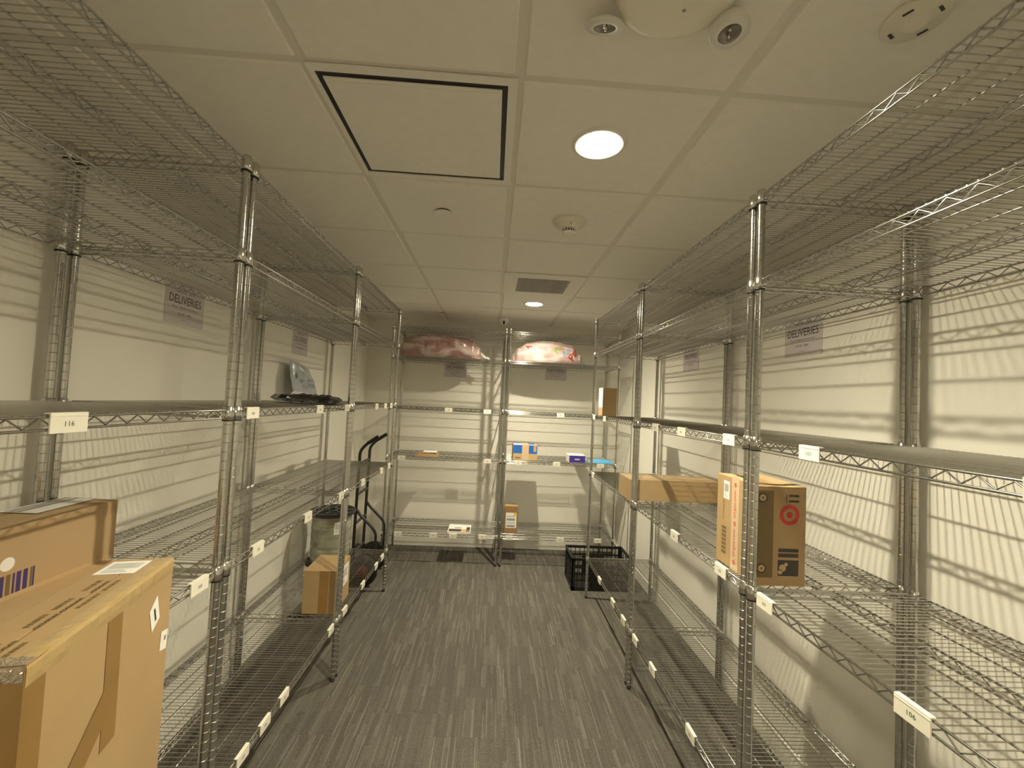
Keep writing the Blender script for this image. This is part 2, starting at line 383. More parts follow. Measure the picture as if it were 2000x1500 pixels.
def post_mesh(h):
    m = MB(); K = dict(seg=18, capb=False, capt=False); z0 = .02; z = .045
    while z < h-.03:
        m.lathe([(PR, z0), (PR, z-.0013)], CHROME, **K)
        m.lathe([(PR, z-.0013), (PR-.0012, z-.0004), (PR-.0012, z+.0004), (PR, z+.0013)], CHROME, **K)
        z0 = z+.0013; z += .0286
    m.lathe([(PR, z0), (PR, h-.003)], CHROME, **K); m.lathe([(PR, h-.003), (PR-.003, h)], CHROME, 18, capb=False)
    return m.mesh('post')
def foot_mesh():
    m = MB(); m.lathe([(.0115, 0), (.0125, .004), (.0125, .012), (.006, .013), (.006, .021)], BLACKP, 14); return m.mesh('foot')
POST = {}; SHELF = {}; CLIP = clip_mesh(); FOOT = foot_mesh()
def tag_mesh(txt):
    # clip-on label holder; local x along the shelf edge, front towards -y
    m = MB(); w_, a, b = .0375, -.001, .0365
    m.box(-w_, w_, -.0085, -.0055, a, b, CREAMP); m.box(-w_, w_, -.0085, .004, b, b+.0022, CREAMP)
    m.box(-w_, w_, -.0092, -.0085, b-.005, b-.0035, WHITEP)
    o = (0, -.0087, .017); ux, uy = (1, 0, 0), (0, 0, 1)
    if txt: m.text(txt, o, ux, uy, .0105, GREENI, .019, bold=True)
    else:
        for k in range(3): m.rect(o, ux, uy, -.008+k*.0058, -.0037+k*.0058, -.0045, .0045, INKG)
    return m.mesh('shelf_label')
TAGM = {None: tag_mesh(None)}
def unit(name_lab, loc, rz, L_, D_, H_, levels, tags, group='chrome wire shelving units'):
    t = thing('shelving_unit', name_lab, 'shelving unit', loc, rz, group)
    if (L_, D_) not in SHELF: SHELF[(L_, D_)] = shelf_mesh(L_, D_)
    if H_ not in POST: POST[H_] = post_mesh(H_)
    for x in (0, L_):
        for y in (0, D_):
            p = link('post', POST[H_], t, (x, y, 0)); link('foot', FOOT, p)
    for i, z in enumerate(levels):
        s = link('shelf', SHELF[(L_, D_)], t, (0, 0, z))
        for x in (0, L_):
            for y in (0, D_): link('clip', CLIP, s, (x, y, 0))
        for tx in tags.get(i, []):
            tx, s_ = tx if isinstance(tx, tuple) else (tx, None)
            if s_ not in TAGM: TAGM[s_] = tag_mesh(s_)
            link('shelf_label', TAGM[s_], s, (min(max(tx, .06), L_-.06), 0, 0))
    return t
LV_L = [.312, 1.046, 1.547, 2.058, 2.357]; LV_R = [.306, 1.042, 1.528, 2.066, 2.360]; LV_B = [.267, 1.018, 1.513, 2.025, 2.325]
unit('chrome wire shelving unit on the left wall nearest the camera, holding a long carton', (-.839, .293, 0), PI/2, LEN, DEP, 2.408, LV_L, {2: [(.59, '116')], 1: [1.022]})
unit('middle chrome wire shelving unit on the left wall with empty lower shelves', (-.839, 1.444, 0), PI/2, LEN, DEP, 2.408, LV_L, {2: [.085, .666, 1.05], 1: [.185, .611, 1.045], 0: [.18, .332, .488, 1.02]})
unit('farthest chrome wire shelving unit on the left wall, holding a cable spool', (-.839, 2.595, 0), PI/2, LEN, DEP, 2.408, LV_L, {2: [.524, .773, .96], 1: [.3, .771, 1.013], 0: [.09, .453, .789, .971]})
unit('chrome wire shelving unit on the right wall nearest the camera, all shelves empty', (.878, 1.388, 0), -PI/2, LEN, DEP, 2.408, LV_R, {2: [(.249, '101'), .76], 1: [.075, (.542, '106')]})
unit('middle chrome wire shelving unit on the right wall, holding the bullseye carton', (.878, 2.539, 0), -PI/2, LEN, DEP, 2.408, LV_R, {2: [1.0, .603, .289], 1: [.968, .564], 0: [.09, .354, .774]})
unit('farthest chrome wire shelving unit on the right wall, holding the long flat carton', (.878, 3.69, 0), -PI/2, LEN, DEP, 2.408, LV_R, {2: [.402, .06], 1: [.1], 0: [.429, .788, 1.02]})
LB = 1.13; DB = .500
unit('left-hand chrome wire shelving unit on the back wall under the darker pink bag', (-1.026, 4.32, 0), 0, LB, DB, 2.385, LV_B, {2: [.587, .975], 1: [.147, 1.0], 0: [.154, .502, .695, .985]})
unit('right-hand chrome wire shelving unit on the back wall under the lettered bag', (.148, 4.32, 0), 0, LB, DB, 2.385, LV_B, {2: [.544], 1: [.136, .524, .973], 0: [.08, .593, .972]})

# ------------------------------------------------------------------ boxes
def carton_body(w_, d_, h_, m_, seam='y', flap=.0025):
    # origin at base centre; top made of two flaps with a seam
    a = MB(); a.box(-w_/2, w_/2, -d_/2, d_/2, 0, h_-flap, m_)
    g_ = .0012
    if seam == 'y': a.box(-w_/2, -g_, -d_/2, d_/2, h_-flap, h_, m_); a.box(g_, w_/2, -d_/2, d_/2, h_-flap, h_, m_)
    elif seam == 'x': a.box(-w_/2, w_/2, -d_/2, -g_, h_-flap, h_, m_); a.box(-w_/2, w_/2, g_, d_/2, h_-flap, h_, m_)
    return a
def label_part(parent, o, ux, uy, w_, h_, bars=True, name='shipping_label', n=9):
    a = MB(); o = Vector(o); ux = Vector(ux).normalized(); uy = Vector(uy).normalized(); nn = ux.cross(uy)
    vs = [o + ux*(sx*w_/2) + uy*(sy*h_/2) + nn*dz for dz in (.0003, .0009) for sx, sy in ((-1, -1), (1, -1), (1, 1), (-1, 1))]
    a.add(vs, [(0, 3, 2, 1), (4, 5, 6, 7), (0, 1, 5, 4), (1, 2, 6, 5), (2, 3, 7, 6), (3, 0, 4, 7)], PAPER)
    if bars:
        random.seed(int(w_*1000))
        x = -w_*.38
        while x < w_*.38:
            b_ = random.uniform(.012, .03)*w_; a.rect(o, ux, uy, x, x+b_, -h_*.1, h_*.34, INKG, .0012); x += b_ + random.uniform(.015, .03)*w_
        for k in range(3): a.rect(o, ux, uy, -w_*.38, w_*(.1+.08*k), -h_*(.2+.09*k), -h_*(.17+.09*k), INKG, .0012)
    return a.build(name, parent)

# long carton on the second shelf, left near unit
t = thing('cardboard_box', 'long kraft carton with a striped label on top on the near left shelf', 'box', (-1.289, 1.115, 1.0822))
W, D, H = .166, .70, .187
a = carton_body(W, D, H, CARD3, 'none')
fx = W/2+.0004
for k, (c0, c1, mm) in enumerate(((.004, .0135, PURPLE), (.0185, .0285, INKB), (.0335, .0385, PURPLE), (.0425, .0535, PURPLE), (.0585, .0695, PURPLE), (.0755, .081, INKB), (.082, .0865, PURPLE))):
    y = .02+c0; a.rect((fx, 0, 0), (0, 1, 0), (0, 0, 1), .0+y, .0+y+(c1-c0), .012, .066, mm)
a.rect((fx, 0, 0), (0, 1, 0), (0, 0, 1), -.2, .012, .012, .066, PURPLE)
a.box(W/2, W/2+.0015, -D/2, D/2, .0, .014, CARD2)
a.build('box_body', t, bevel=.002)
a = MB(); a.box(W/2+.0016, W/2+.17, -D/2, D/2-.035, .0005, .0035, CARD2); a.build('bottom_flap', t)
a = MB(); a.disc((fx+.0006, .038, .094), (0, 1, 0), (0, 0, 1), 0, .017, PAPER, 24); a.build('round_sticker', t)
a = MB(); z = H+.0004
a.box(-W/2+.002, W/2-.062, .16, D/2-.006, z, z+.0006, PAPER)
for q in (-.072, -.06, -.041, -.034): a.rect((0, 0, z+.0009), (1, 0, 0), (0, 1, 0), q, q+.006, .165, D/2-.01, INKG)
a.build('shipping_label', t)

# tall thin carton standing in front of the near left unit
ang = math.atan2(.397, -.089)            # direction of its long edge
t = thing('cardboard_box', 'tall narrow brown carton wrapped in clear tape, nearest the camera at bottom left', 'box', (-.7335, .826, 0), ang)
W, D, H = .412, .118, 1.25                 # x: along the long edge, y: thickness (+y away from the aisle)
a = carton_body(W, D, H, CARD, 'x')
UXF, UYF, NO = Vector((-1, 0, 0)), Vector((0, 0, 1)), Vector((0, -D/2, 0))
for x0_, n_r in ((-.19, 3), (-.10, 2), (-.045, 3), (.03, 3)):
    for r_ in range(n_r):
        random.seed(int(x0_*500)+r_); x = x0_+random.uniform(0, .012)
        for q in range(5):
            l_ = random.uniform(.004, .013); hh_ = .0075 if r_ else .009
            a.rect((0, 0, H), (1, 0, 0), (0, 1, 0), x, x+l_, .012-r_*.016, .012-r_*.016+hh_, INKB, .0004); x += l_+random.uniform(.0012, .003)
a.build('box_body', t, bevel=.003)
# tape on the aisle face (face is at y=-D/2, normal -y); x here runs near(-) to far(+)
def face_strip(mb, p, q, wd, mm, lift):
    p, q = Vector((p[0], 0, p[1])), Vector((q[0], 0, q[1])); d = (q-p).normalized(); n_ = Vector((-d.z, 0, d.x))*wd/2; y = Vector((0, -D/2-lift, 0))
    mb.quad(p-n_+y, q-n_+y, q+n_+y, p+n_+y, mm)
X0 = -W/2
a = MB(); face_strip(a, (X0+.203, H-.002), (X0+.208, .985), .043, TAPEB, .0008); a.build('vertical_tape', t)
a = MB(); face_strip(a, (X0+.20, 1.075), (X0-.0+.004, .905), .05, TAPEB, .0014); a.build('diagonal_tape', t)
a = MB(); a.box(-W/2-.001, -W/2+.04, -D/2-.0006, -D/2-.0002, .4, H, TAPEB)
a.box(-W/2-.0008, -W/2-.0002, -D/2, D/2, .4, H, TAPEB); a.build('corner_tape', t)
a = MB()   # shiny crumpled clear tape over the top aisle-side edge
n_ = 46
pts = []
for i in range(n_+1):
    x = -W/2+.0015+(W-.003)*i/n_
    row = []
    for j, (yy, zz) in enumerate(((.026, .0008), (.016, .0012), (.006, .0014), (0, .0006), (-.0012, -.006), (-.001, -.02), (-.0008, -.032))):
        nz = noise.noise(Vector((x*38, j*1.3, 2)))*.0022 if 0 < j < 6 else 0
        row.append(Vector((x, -D/2+yy-(abs(nz) if j > 3 else 0), H+zz+(abs(nz) if j <= 3 else 0))))
    pts.append(row)
vs = [p for r_ in pts for p in r_]; k_ = 7
a.add(vs, [(i*k_+j, (i+1)*k_+j, (i+1)*k_+j+1, i*k_+j+1) for i in range(n_) for j in range(k_-1)], TAPEC)
a.build('edge_tape', t)
a = MB()   # crumpled tape on the near top corner
CR = mat('crumpled_clear_tape', (.55, .46, .34), .09, metal=.55, coat=1, spec=.9)
def crinkle(fn, k1, k2):
    vs = []
    for i in range(k1+1):
        for j in range(k2+1):
            u, v_ = i/k1, j/k2; p, n_ = fn(u, v_)
            e = min(1, 6*u, 6*(1-u), 6*v_, 6*(1-v_)); d = abs(noise.noise(Vector((u*13, v_*9, 3))))*.009+abs(noise.noise(Vector((u*31, v_*22, 7))))*.004
            vs.append(p+n_*(.0012+d*e))
    a.add(vs, [(i*(k2+1)+j, i*(k2+1)+j+1, (i+1)*(k2+1)+j+1, (i+1)*(k2+1)+j) for i in range(k1) for j in range(k2)], CR)
crinkle(lambda u, v_: (Vector((-W/2, -D/2+u*.075, H-.024*v_*(1-.3*u))), Vector((-1, 0, 0))), 44, 16)
crinkle(lambda u, v_: (Vector((-W/2+.02*v_, -D/2+u*.07, H)), Vector((0, 0, 1))), 40, 12)
a.build('corner_wrap', t)
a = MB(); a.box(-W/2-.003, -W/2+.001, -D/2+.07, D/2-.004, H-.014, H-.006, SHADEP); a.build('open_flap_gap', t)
label_part(t, (.155, .012, H), (0, -1, 0), (1, 0, 0), .072, .072, name='barcode_label')
a = MB()   # white diamond sticker and small tag on the aisle face
def fpoly(mb, pts, mm, lift): mb.add([Vector((X0+x, -D/2-lift, z)) for x, z in pts], [tuple(range(len(pts)))], mm)
fpoly(a, [(.350, 1.192), (.322, 1.168), (.337, 1.118), (.366, 1.137)], PAPER, .0008)
fpoly(a, [(.338, 1.165), (.343, 1.168), (.352, 1.14), (.347, 1.137)], INK, .0012); a.build('diamond_sticker', t)
a = MB(); fpoly(a, [(.380, 1.098), (.376, 1.057), (.405, 1.049), (.409, 1.091)], PAPER, .0008); fpoly(a, [(.392, 1.083), (.391, 1.073), (.401, 1.071), (.402, 1.081)], INKG, .0012); a.build('small_sticker', t)

# printed store carton on the right, standing over the unit joint
t = thing('cardboard_box', 'upright brown store carton with a red bullseye on the right shelf', 'box', (.9825, 1.5285, 1.0782))
W, D, H = .172, .247, .336
a = MB(); a.box(-W/2, W/2, -D/2, D/2, 0, H-.008, CARD)
T = Matrix.Translation((-W/2, 0, H-.008)) @ Matrix.Rotation(.04, 4, 'Y'); a.box(0, W*.47, -D/2+.002, D/2-.002, 0, .003, CARD2, T)
T = Matrix.Translation((W/2, 0, H-.008)) @ Matrix.Rotation(-.05, 4, 'Y'); a.box(-W*.5, 0, -D/2+.002, D/2-.002, 0, .003, CARD2, T)
fo = Vector((-.9825, -D/2-.0005, -1.0782)); ux, uy = Vector((1, 0, 0)), Vector((0, 0, 1))
def P_(x, z, l=0): return fo + Vector((x, -l, z))
a.rect(fo, ux, uy, .897, .956, 1.105, 1.392, INKB)
a.disc(P_(1.011, 1.3135, .0004), ux, uy, .0215, .034, RED); a.disc(P_(1.011, 1.3135, .0004), ux, uy, 0, .0105, RED)
for z_ in (1.368, 1.135):
    a.disc(P_(.918, z_, .0004), ux, uy, .0125, .0165, INK); a.disc(P_(.918, z_, .0004), ux, uy, 0, .011, CARD2); a.disc(P_(.918, z_, .0008), ux, uy, 0, .0045, INKB)
for z_ in (1.377, 1.359):
    a.rect(fo, ux, uy, 1.008, 1.034, z_-.0035, z_+.0035, INK, .0004); a.add([P_(1.034, z_-.006, .0004), P_(1.046, z_, .0004), P_(1.034, z_+.006, .0004)], [(0, 1, 2)], INK)
a.rect(fo, ux, uy, .999, 1.0015, 1.354, 1.382, INK, .0004)
for z0_, z1_ in ((1.19, 1.202), (1.173, 1.186)): a.rect(fo, ux, uy, .975, 1.044, z0_, z1_, INK, .0004)
a.rect(fo, ux, uy, .974, 1.045, 1.112, 1.164, INK, .0004)
a.disc(P_(.99, 1.138, .0008), ux, uy, 0, .012, CARD2, 14); a.disc(P_(1.002, 1.15, .0008), ux, uy, 0, .006, CARD2, 10); a.disc(P_(.982, 1.125, .0008), ux, uy, 0, .008, CARD2, 10)
# aisle-side printing (face x=-W/2, seen from -x): direction along -y is to the right
sx, sy = Vector((0, -1, 0)), Vector((0, 0, 1)); so = Vector((-W/2-.0006, 0, 0))
a.text('IOOmm', so+sx*(-.075)+sy*.2, Vector((0, 0, -1)), Vector((0, -1, 0)), .012, INKB, .07)
for z_ in (.04, .055, .07, .085, .1, .115, .13): a.rect(so, sx, sy, -.085, -.055, z_, z_+.01, INKB)
for z_ in (.04, .06, .08, .1, .15, .17): a.rect(so, sx, sy, .05, .075, z_, z_+.012, INKB)
a.build('box_body', t, bevel=.0015)
a = MB(); a.box(-W/2-.0012, -W/2-.0003, -.025, .022, 0, H, TAPER)
tu, tv = Vector((0, 0, 1)), Vector((0, 1, 0)); to = Vector((-W/2-.0016, -.0015, 0))
for z_ in (.098, .236): a.text('target.com', to+tu*z_, tu, tv, .0175, RED, .098)
for z_ in (.03, .167, .306): a.disc(to+tu*z_, sx, sy, .0045, .0078, RED, 16); a.disc(to+tu*z_, sx, sy, 0, .0022, RED, 10)
a.build('printed_tape', t)
label_part(t, (-W/2, .058, .277), (0, -1, 0), (0, 0, 1), .038, .066, name='shipping_label')

# flat carton
t = thing('cardboard_box', 'long flat brown carton lying across the right shelf behind the bullseye box', 'box', (1.15, 2.7145, 1.0782))
a = carton_body(.575, .225, .128, CARD2, 'x'); a.build('box_body', t, bevel=.002)
a = MB(); a.box(-.288, .288, -.02, .02, .1281, .1286, TAPER); a.build('tape', t)

# small carton, bottom shelf left
t = thing('cardboard_box', 'square brown carton with a white side label on the bottom left shelf', 'box', (-.967, 2.735, .3483), .03)
a = carton_body(.19, .262, .248, CARD, 'y'); a.build('box_body', t, bevel=.002)
a = MB(); a.box(-.004, .05, -.1315, -.131, 0, .248, TAPEB); a.build('tape', t)
label_part(t, (.095, .0, .165), (0, 1, 0), (0, 0, 1), .19, .125)

# carton on the far right shelf
t = thing('cardboard_box', 'small upright carton with a white side on the far right shelf at eye level', 'box', (.958, 3.54, 1.5643))
a = carton_body(.116, .13, .232, CARD, 'x'); a.build('box_body', t, bevel=.0015)
a = MB(); a.box(-.0588, -.0583, -.063, .063, .07, .23, PAPER)
for k in range(4): a.rect((-.059, 0, 0), (0, -1, 0), (0, 0, 1), -.01, .008, .09+k*.035, .105+k*.035, INKG)
a.build('shipping_label', t)

# blue and brown box, back unit
BLUE = mat('blue_card', (.02, .13, .50), .55)
ZB2 = 1.0543; ZB1 = .3033; ZB4 = 2.0613
t = thing('cardboard_box', 'blue and brown box sealed with tape on the back wall shelf', 'box', (.354, 4.475, ZB2))
a = carton_body(.248, .21, .155, CARD2, 'x')
fy = -.1055
for x0, x1 in ((-.122, -.033), (.037, .122)): a.rect((0, fy, 0), (1, 0, 0), (0, 0, 1), x0, x1, .068, .151, BLUE)
a.rect((0, 0, .1555), (1, 0, 0), (0, 1, 0), -.122, -.033, .04, .1, BLUE); a.rect((0, 0, .1555), (1, 0, 0), (0, 1, 0), .037, .105, -.04, .1, BLUE)
a.rect((0, 0, .1558), (1, 0, 0), (0, 1, 0), -.115, -.03, -.1, .02, PAPER)
a.rect((0, fy, 0), (1, 0, 0), (0, 0, 1), .085, .112, .09, .15, CARD2, .0004); a.rect((0, fy, 0), (1, 0, 0), (0, 0, 1), -.1, -.045, .018, .03, INKB)
a.build('box_body', t, bevel=.001)
a = MB(); a.box(-.032, .036, fy-.001, fy-.0003, 0, .156, TAPER); a.box(-.03, .034, fy, .105, .1562, .1566, TAPER); a.build('tape', t)

# purple box
PURP = mat('violet_card', (.05, .03, .28), .5)
t = thing('gift_box', 'low violet fronted white box on the back wall shelf', 'box', (.885, 4.43, ZB2))
a = MB(); a.box(-.083, .083, -.09, .09, 0, .074, PAPER); a.rect((0, -.0905, 0), (1, 0, 0), (0, 0, 1), -.081, .082, .002, .072, PURP); a.rect((0, -.091, 0), (1, 0, 0), (0, 0, 1), -.025, .027, .028, .042, SIGNP); a.build('box_body', t, bevel=.001)

def pillow(parent, name, w_, d_, h_, m_, nx=24, ny=16, wr=.25, seed=0, T=None, edge=.0008, crease=None):
    a = MB(); top = []; bot = []
    for j in range(ny+1):
        for i in range(nx+1):
            u, v = i/nx*2-1, j/ny*2-1
            e = max(0, (1-abs(u)**3))*max(0, (1-abs(v)**3)); nz = noise.noise(Vector((u*3+seed, v*3, seed)))
            hh = h_*(e**.5)*(1+wr*nz); ex = 1+.03*noise.noise(Vector((v*3, seed, u)))*abs(u)
            top.append(Vector((u*w_/2*ex, v*d_/2, edge+hh))); bot.append(Vector((u*w_/2*ex, v*d_/2, 0)))
    vs = top+bot; N_ = (nx+1)*(ny+1); fs = []
    for j in range(ny):
        for i in range(nx):
            q = j*(nx+1)+i; fs.append((q, q+1, q+nx+2, q+nx+1)); fs.append((N_+q, N_+q+nx+1, N_+q+nx+2, N_+q+1))
    for i in range(nx):
        fs.append((i, N_+i, N_+i+1, i+1)); q = ny*(nx+1)+i; fs.append((q, q+1, N_+q+1, N_+q))
    for j in range(ny):
        q = j*(nx+1); fs.append((q, q+nx+1, N_+q+nx+1, N_+q)); q += nx; fs.append((q, N_+q, N_+q+nx+1, q+nx+1))
    if T: vs = [T @ v for v in vs]
    a.add(vs, fs, m_, True); return a.build(name, parent)

BLUEM = mat('light_blue_poly', (.10, .42, .78), .3, coat=.3); WHITEM = mat('white_poly', (.80, .80, .82), .3, coat=.3)
t = thing('poly_mailer', 'light blue plastic mailer lying flat beside the violet box', 'mailer', (1.155, 4.47, ZB2), -.15)
pillow(t, 'pouch', .25, .2, .03, BLUEM, seed=3)
t = thing('poly_mailer', 'thin white plastic mailer lying between the violet box and the blue mailer', 'mailer', (.985, 4.69, ZB2), .1)
pillow(t, 'pouch', .12, .22, .03, WHITEM, seed=5)
KRAFT = mat('kraft_paper', (.32, .18, .075), .5, coat=.3, bump=.3, bscale=50)
t = thing('padded_envelope', 'brown padded envelope with a white label on the left of the back shelf', 'envelope', (-.648, 4.46, ZB2), .05)
e_ = pillow(t, 'pouch', .235, .26, .03, KRAFT, seed=8)
a = MB(); a.rect((.02, .02, .0345), (1, 0, 0), (0, 1, 0), -.06, .08, -.09, .08, PAPER); a.build('shipping_label', t)

# upright parcel, bottom back shelf
t = thing('parcel', 'upright brown wrapped parcel with an address label on the bottom back shelf', 'parcel', (.245, 4.47, ZB1))
a = MB(); a.rbox(-.072, .072, -.05, .05, 0, .262, .012, KRAFT); a.box(-.066, .066, -.044, .044, .262, .275, CARD); a.build('wrapped_box', t, bevel=.003)
a = MB(); a.rect((0, -.0508, 0), (1, 0, 0), (0, 0, 1), -.054, .056, .05, .205, PAPER)
for z_, h_ in ((.06, .02), (.098, .006), (.125, .022), (.165, .006)): a.rect((0, -.0512, 0), (1, 0, 0), (0, 0, 1), -.045, .04, z_, z_+h_, INKG)
YEL = mat('yellow_sticker', (.75, .6, .08), .5); a.disc((.04, -.0514, .19), (1, 0, 0), (0, 0, 1), 0, .017, YEL, 16); a.build('shipping_label', t)
# white printed packet
OR = mat('orange_print', (.70, .36, .08), .5); DK = mat('dark_print', (.07, .045, .035), .5)
t = thing('packet', 'flat white packet with a dark and orange print on the bottom back shelf', 'packet', (-.275, 4.46, ZB1))
a = MB(); a.box(-.113, .113, -.13, .13, 0, .022, PAPER); z = .0225
a.rect((0, 0, z), (1, 0, 0), (0, 1, 0), -.105, .02, -.125, -.045, DK); a.rect((0, 0, z), (1, 0, 0), (0, 1, 0), .02, .07, -.125, -.05, OR); a.rect((0, 0, z), (1, 0, 0), (0, 1, 0), .07, .106, -.125, .03, DK); a.disc((.088, -.09, z+.0004), (1, 0, 0), (0, 1, 0), 0, .014, OR, 14)
a.rect((0, 0, z), (1, 0, 0), (0, 1, 0), -.05, .02, -.02, .01, INKG); a.build('envelope_body', t, bevel=.001)

# ------------------------------------------------------------------ pink bags
def pinkmat(name, c0, c1):
    m_ = mat(name, c1, .3, coat=.45, spec=.6, bump=.4, bscale=40); nt = m_.node_tree; b = nt.nodes['Principled BSDF']
    tc = nt.nodes.new('ShaderNodeTexCoord'); mp = nt.nodes.new('ShaderNodeMapping'); mp.inputs['Scale'].default_value = (3, 5, 9); mp.inputs['Rotation'].default_value = (0, .5, .3)
    n = nt.nodes.new('ShaderNodeTexNoise'); n.inputs['Scale'].default_value = 1.4; n.inputs['Detail'].default_value = 2; n.inputs['Distortion'].default_value = 1.2
    cr = nt.nodes.new('ShaderNodeValToRGB'); cr.color_ramp.elements[0].position = .42; cr.color_ramp.elements[1].position = .62
    cr.color_ramp.elements[0].color = (*c0, 1); cr.color_ramp.elements[1].color = (*c1, 1)
    nt.links.new(tc.outputs['Object'], mp.inputs[0]); nt.links.new(mp.outputs[0], n.inputs[0]); nt.links.new(n.outputs['Fac'], cr.inputs[0]); nt.links.new(cr.outputs[0], b.inputs['Base Color'])
    return m_
def bag_surface(prof, yc, seed, amp):
    # prof: list of (x, height, halfwidth)
    def lerp(x):
        for (xa, ha, wa), (xb, hb, wb) in zip(prof, prof[1:]):
            if xa <= x <= xb:
                k = (x-xa)/(xb-xa); k = k*k*(3-2*k); return ha+(hb-ha)*k, wa+(wb-wa)*k
        return prof[-1][1:]
    def S(x, th):
        h, w_ = lerp(x); c, s = math.cos(th), math.sin(th)
        d = noise.noise(Vector((x*4.5+s*1.5+seed, c*2+x*2, s*2.5))) * amp
        f = abs(noise.noise(Vector((x*6-s*5+seed, c*3+seed, 4)))) ; d -= (1-min(1, f*5))*amp*.45
        y = yc + c*(w_+d); z = h*.5 + s*(h*.5+d*.8)
        if s < 0: z = max(0, h*.5 + s*(h*.5)*1.9)
        return Vector((x, y, max(0, z)))
    return S
def bag(t, prof, yc, seed, m_, amp=.022, nx=90, nt=48):
    S = bag_surface(prof, yc, seed, amp); a = MB(); x0, x1 = prof[0][0], prof[-1][0]; vs = []
    for i in range(nx+1):
        x = x0+(x1-x0)*i/nx
        for k in range(nt): vs.append(S(x, 2*PI*k/nt))
    a.add(vs, [(i*nt+k, i*nt+(k+1) % nt, (i+1)*nt+(k+1) % nt, (i+1)*nt+k) for i in range(nx) for k in range(nt)], m_, True)
    a.add(vs, [tuple(range(nt))[::-1], tuple(range(nx*nt, (nx+1)*nt))], m_)
    a.build('bag_body', t); return S
CLEARB = mat('clear_poly', (.75, .74, .70), .12, coat=1, spec=.8)
def tail(t, x, y, dx, seed, L_=.1):
    a = MB(); vs = []; n1, n2 = 10, 14
    for i in range(n1+1):
        u = i/n1; r_ = .045*(1-u)**1.3+.006+.022*u*u
        for k in range(n2):
            th = 2*PI*k/n2; q = 1+.35*noise.noise(Vector((math.cos(th)*2, math.sin(th)*2+seed, u*5)))
            vs.append(Vector((x+dx*u, y+math.cos(th)*r_*q*1.2, max(.001, .045*(1-u)+.012+math.sin(th)*r_*q*.7))))
    a.add(vs, [(i*n2+k, i*n2+(k+1) % n2, (i+1)*n2+(k+1) % n2, (i+1)*n2+k) for i in range(n1) for k in range(n2)], CLEARB, False)
    a.build('twisted_end', t)
t = thing('packed_bag', 'long dusty pink plush in a plastic bag on the top left of the back unit', 'bag', (-.58, 4.5, ZB4))
bag(t, [(-.40, .13, .08), (-.34, .21, .15), (-.17, .256, .17), (0, .25, .17), (.2, .235, .17), (.34, .2, .15), (.41, .13, .11), (.44, .05, .05)], .0, 1.7, pinkmat('pink_bag', (.33, .185, .165), (.56, .44, .41)))
tail(t, .42, .0, .1, 2)
t = thing('packed_bag', 'pale pink plastic bag with coloured letters on the top right of the back unit', 'bag', (.55, 4.5, ZB4))
m_ = pinkmat('pale_pink_bag', (.58, .38, .37), (.72, .65, .625))
S = bag(t, [(-.365, .08, .06), (-.31, .15, .12), (-.22, .21, .15), (-.05, .243, .17), (.1, .24, .17), (.24, .215, .16), (.33, .13, .12), (.365, .05, .06)], .0, 5.2, m_, amp=.013)
tail(t, .36, .02, .07, 6)
GRN = mat('green_letter', (.28, .45, .07), .4); LBL = mat('pale_blue_letter', (.28, .42, .66), .4)
def wrap_text(parent, st, x, th, ang_, h_, m_, lift=.004):
    vs, fs, x0, x1, y0, y1 = text_mesh(st, True); k = h_/(y1-y0); a = MB(); out = []
    ca, sa = math.cos(ang_), math.sin(ang_)
    for v in vs:
        u, q = (v.x-(x0+x1)/2)*k, (v.y-(y0+y1)/2)*k; uu, qq = u*ca-q*sa, u*sa+q*ca
        p = S(x+uu, th-qq/.15); p2 = Vector((p.x, .0, .12)); d = (p-p2).normalized(); q_ = p+d*lift; q_.z = max(q_.z, .004); out.append(q_)
    a.add(out, fs, m_); a.build('printed_letters', parent)
wrap_text(t, 'Par', .25, PI*.99, 1.1, .066, RED, .007)
wrap_text(t, 'Pic', .09, PI*.93, .85, .058, GRN, .007)
wrap_text(t, 'fun', .175, PI*.98, .95, .055, LBL, .007)
wrap_text(t, 'A', -.215, PI*.84, .8, .06, RED, .007)

# ------------------------------------------------------------------ mailers on the left shelf
GREYM = mat('grey_poly', (.44, .47, .50), .3, coat=.4, bump=.5, bscale=30); BLKM = mat('black_poly', (.012, .011, .013), .22, coat=.6, bump=.6, bscale=30)
def outline_bag(t, pts, T, thick, m_, seed=0, n=18):
    # pillow filling a polygon outline given as polar-ish rings around its centroid
    a = MB(); cx = sum(p[0] for p in pts)/len(pts); cy = sum(p[1] for p in pts)/len(pts); per = []
    for i in range(len(pts)):
        p, q = pts[i], pts[(i+1) % len(pts)]
        for k in range(5): per.append((p[0]+(q[0]-p[0])*k/5, p[1]+(q[1]-p[1])*k/5))
    N_ = len(per); vs = []; R_ = 9
    for sgn in (1, -1):
        for r_ in range(R_+1):
            f = r_/R_
            for (x, y) in per:
                xx, yy = cx+(x-cx)*f, cy+(y-cy)*f; h = thick/2*(1-f**4)**.6*(1+.7*noise.noise(Vector((xx*20+seed, yy*20, sgn)))-.5*(1-min(1, 6*abs(noise.noise(Vector((xx*14+yy*9+seed, yy*11, 5)))))))
                vs.append(T @ Vector((xx, yy, max(.0004, thick/2+sgn*max(h, .0006)))))
    fs = []
    for b_ in (0, (R_+1)*N_):
        for r_ in range(R_):
            for k in range(N_):
                q = (b_+r_*N_+k, b_+r_*N_+(k+1) % N_, b_+(r_+1)*N_+(k+1) % N_, b_+(r_+1)*N_+k); fs.append(q if b_ else q[::-1])
    for k in range(N_): fs.append((R_*N_+k, R_*N_+(k+1) % N_, (R_+1)*N_+R_*N_+(k+1) % N_, (R_+1)*N_+R_*N_+k))
    a.add(vs, fs, m_, True); return a.build('pouch', t)
ZL3 = 1.5832
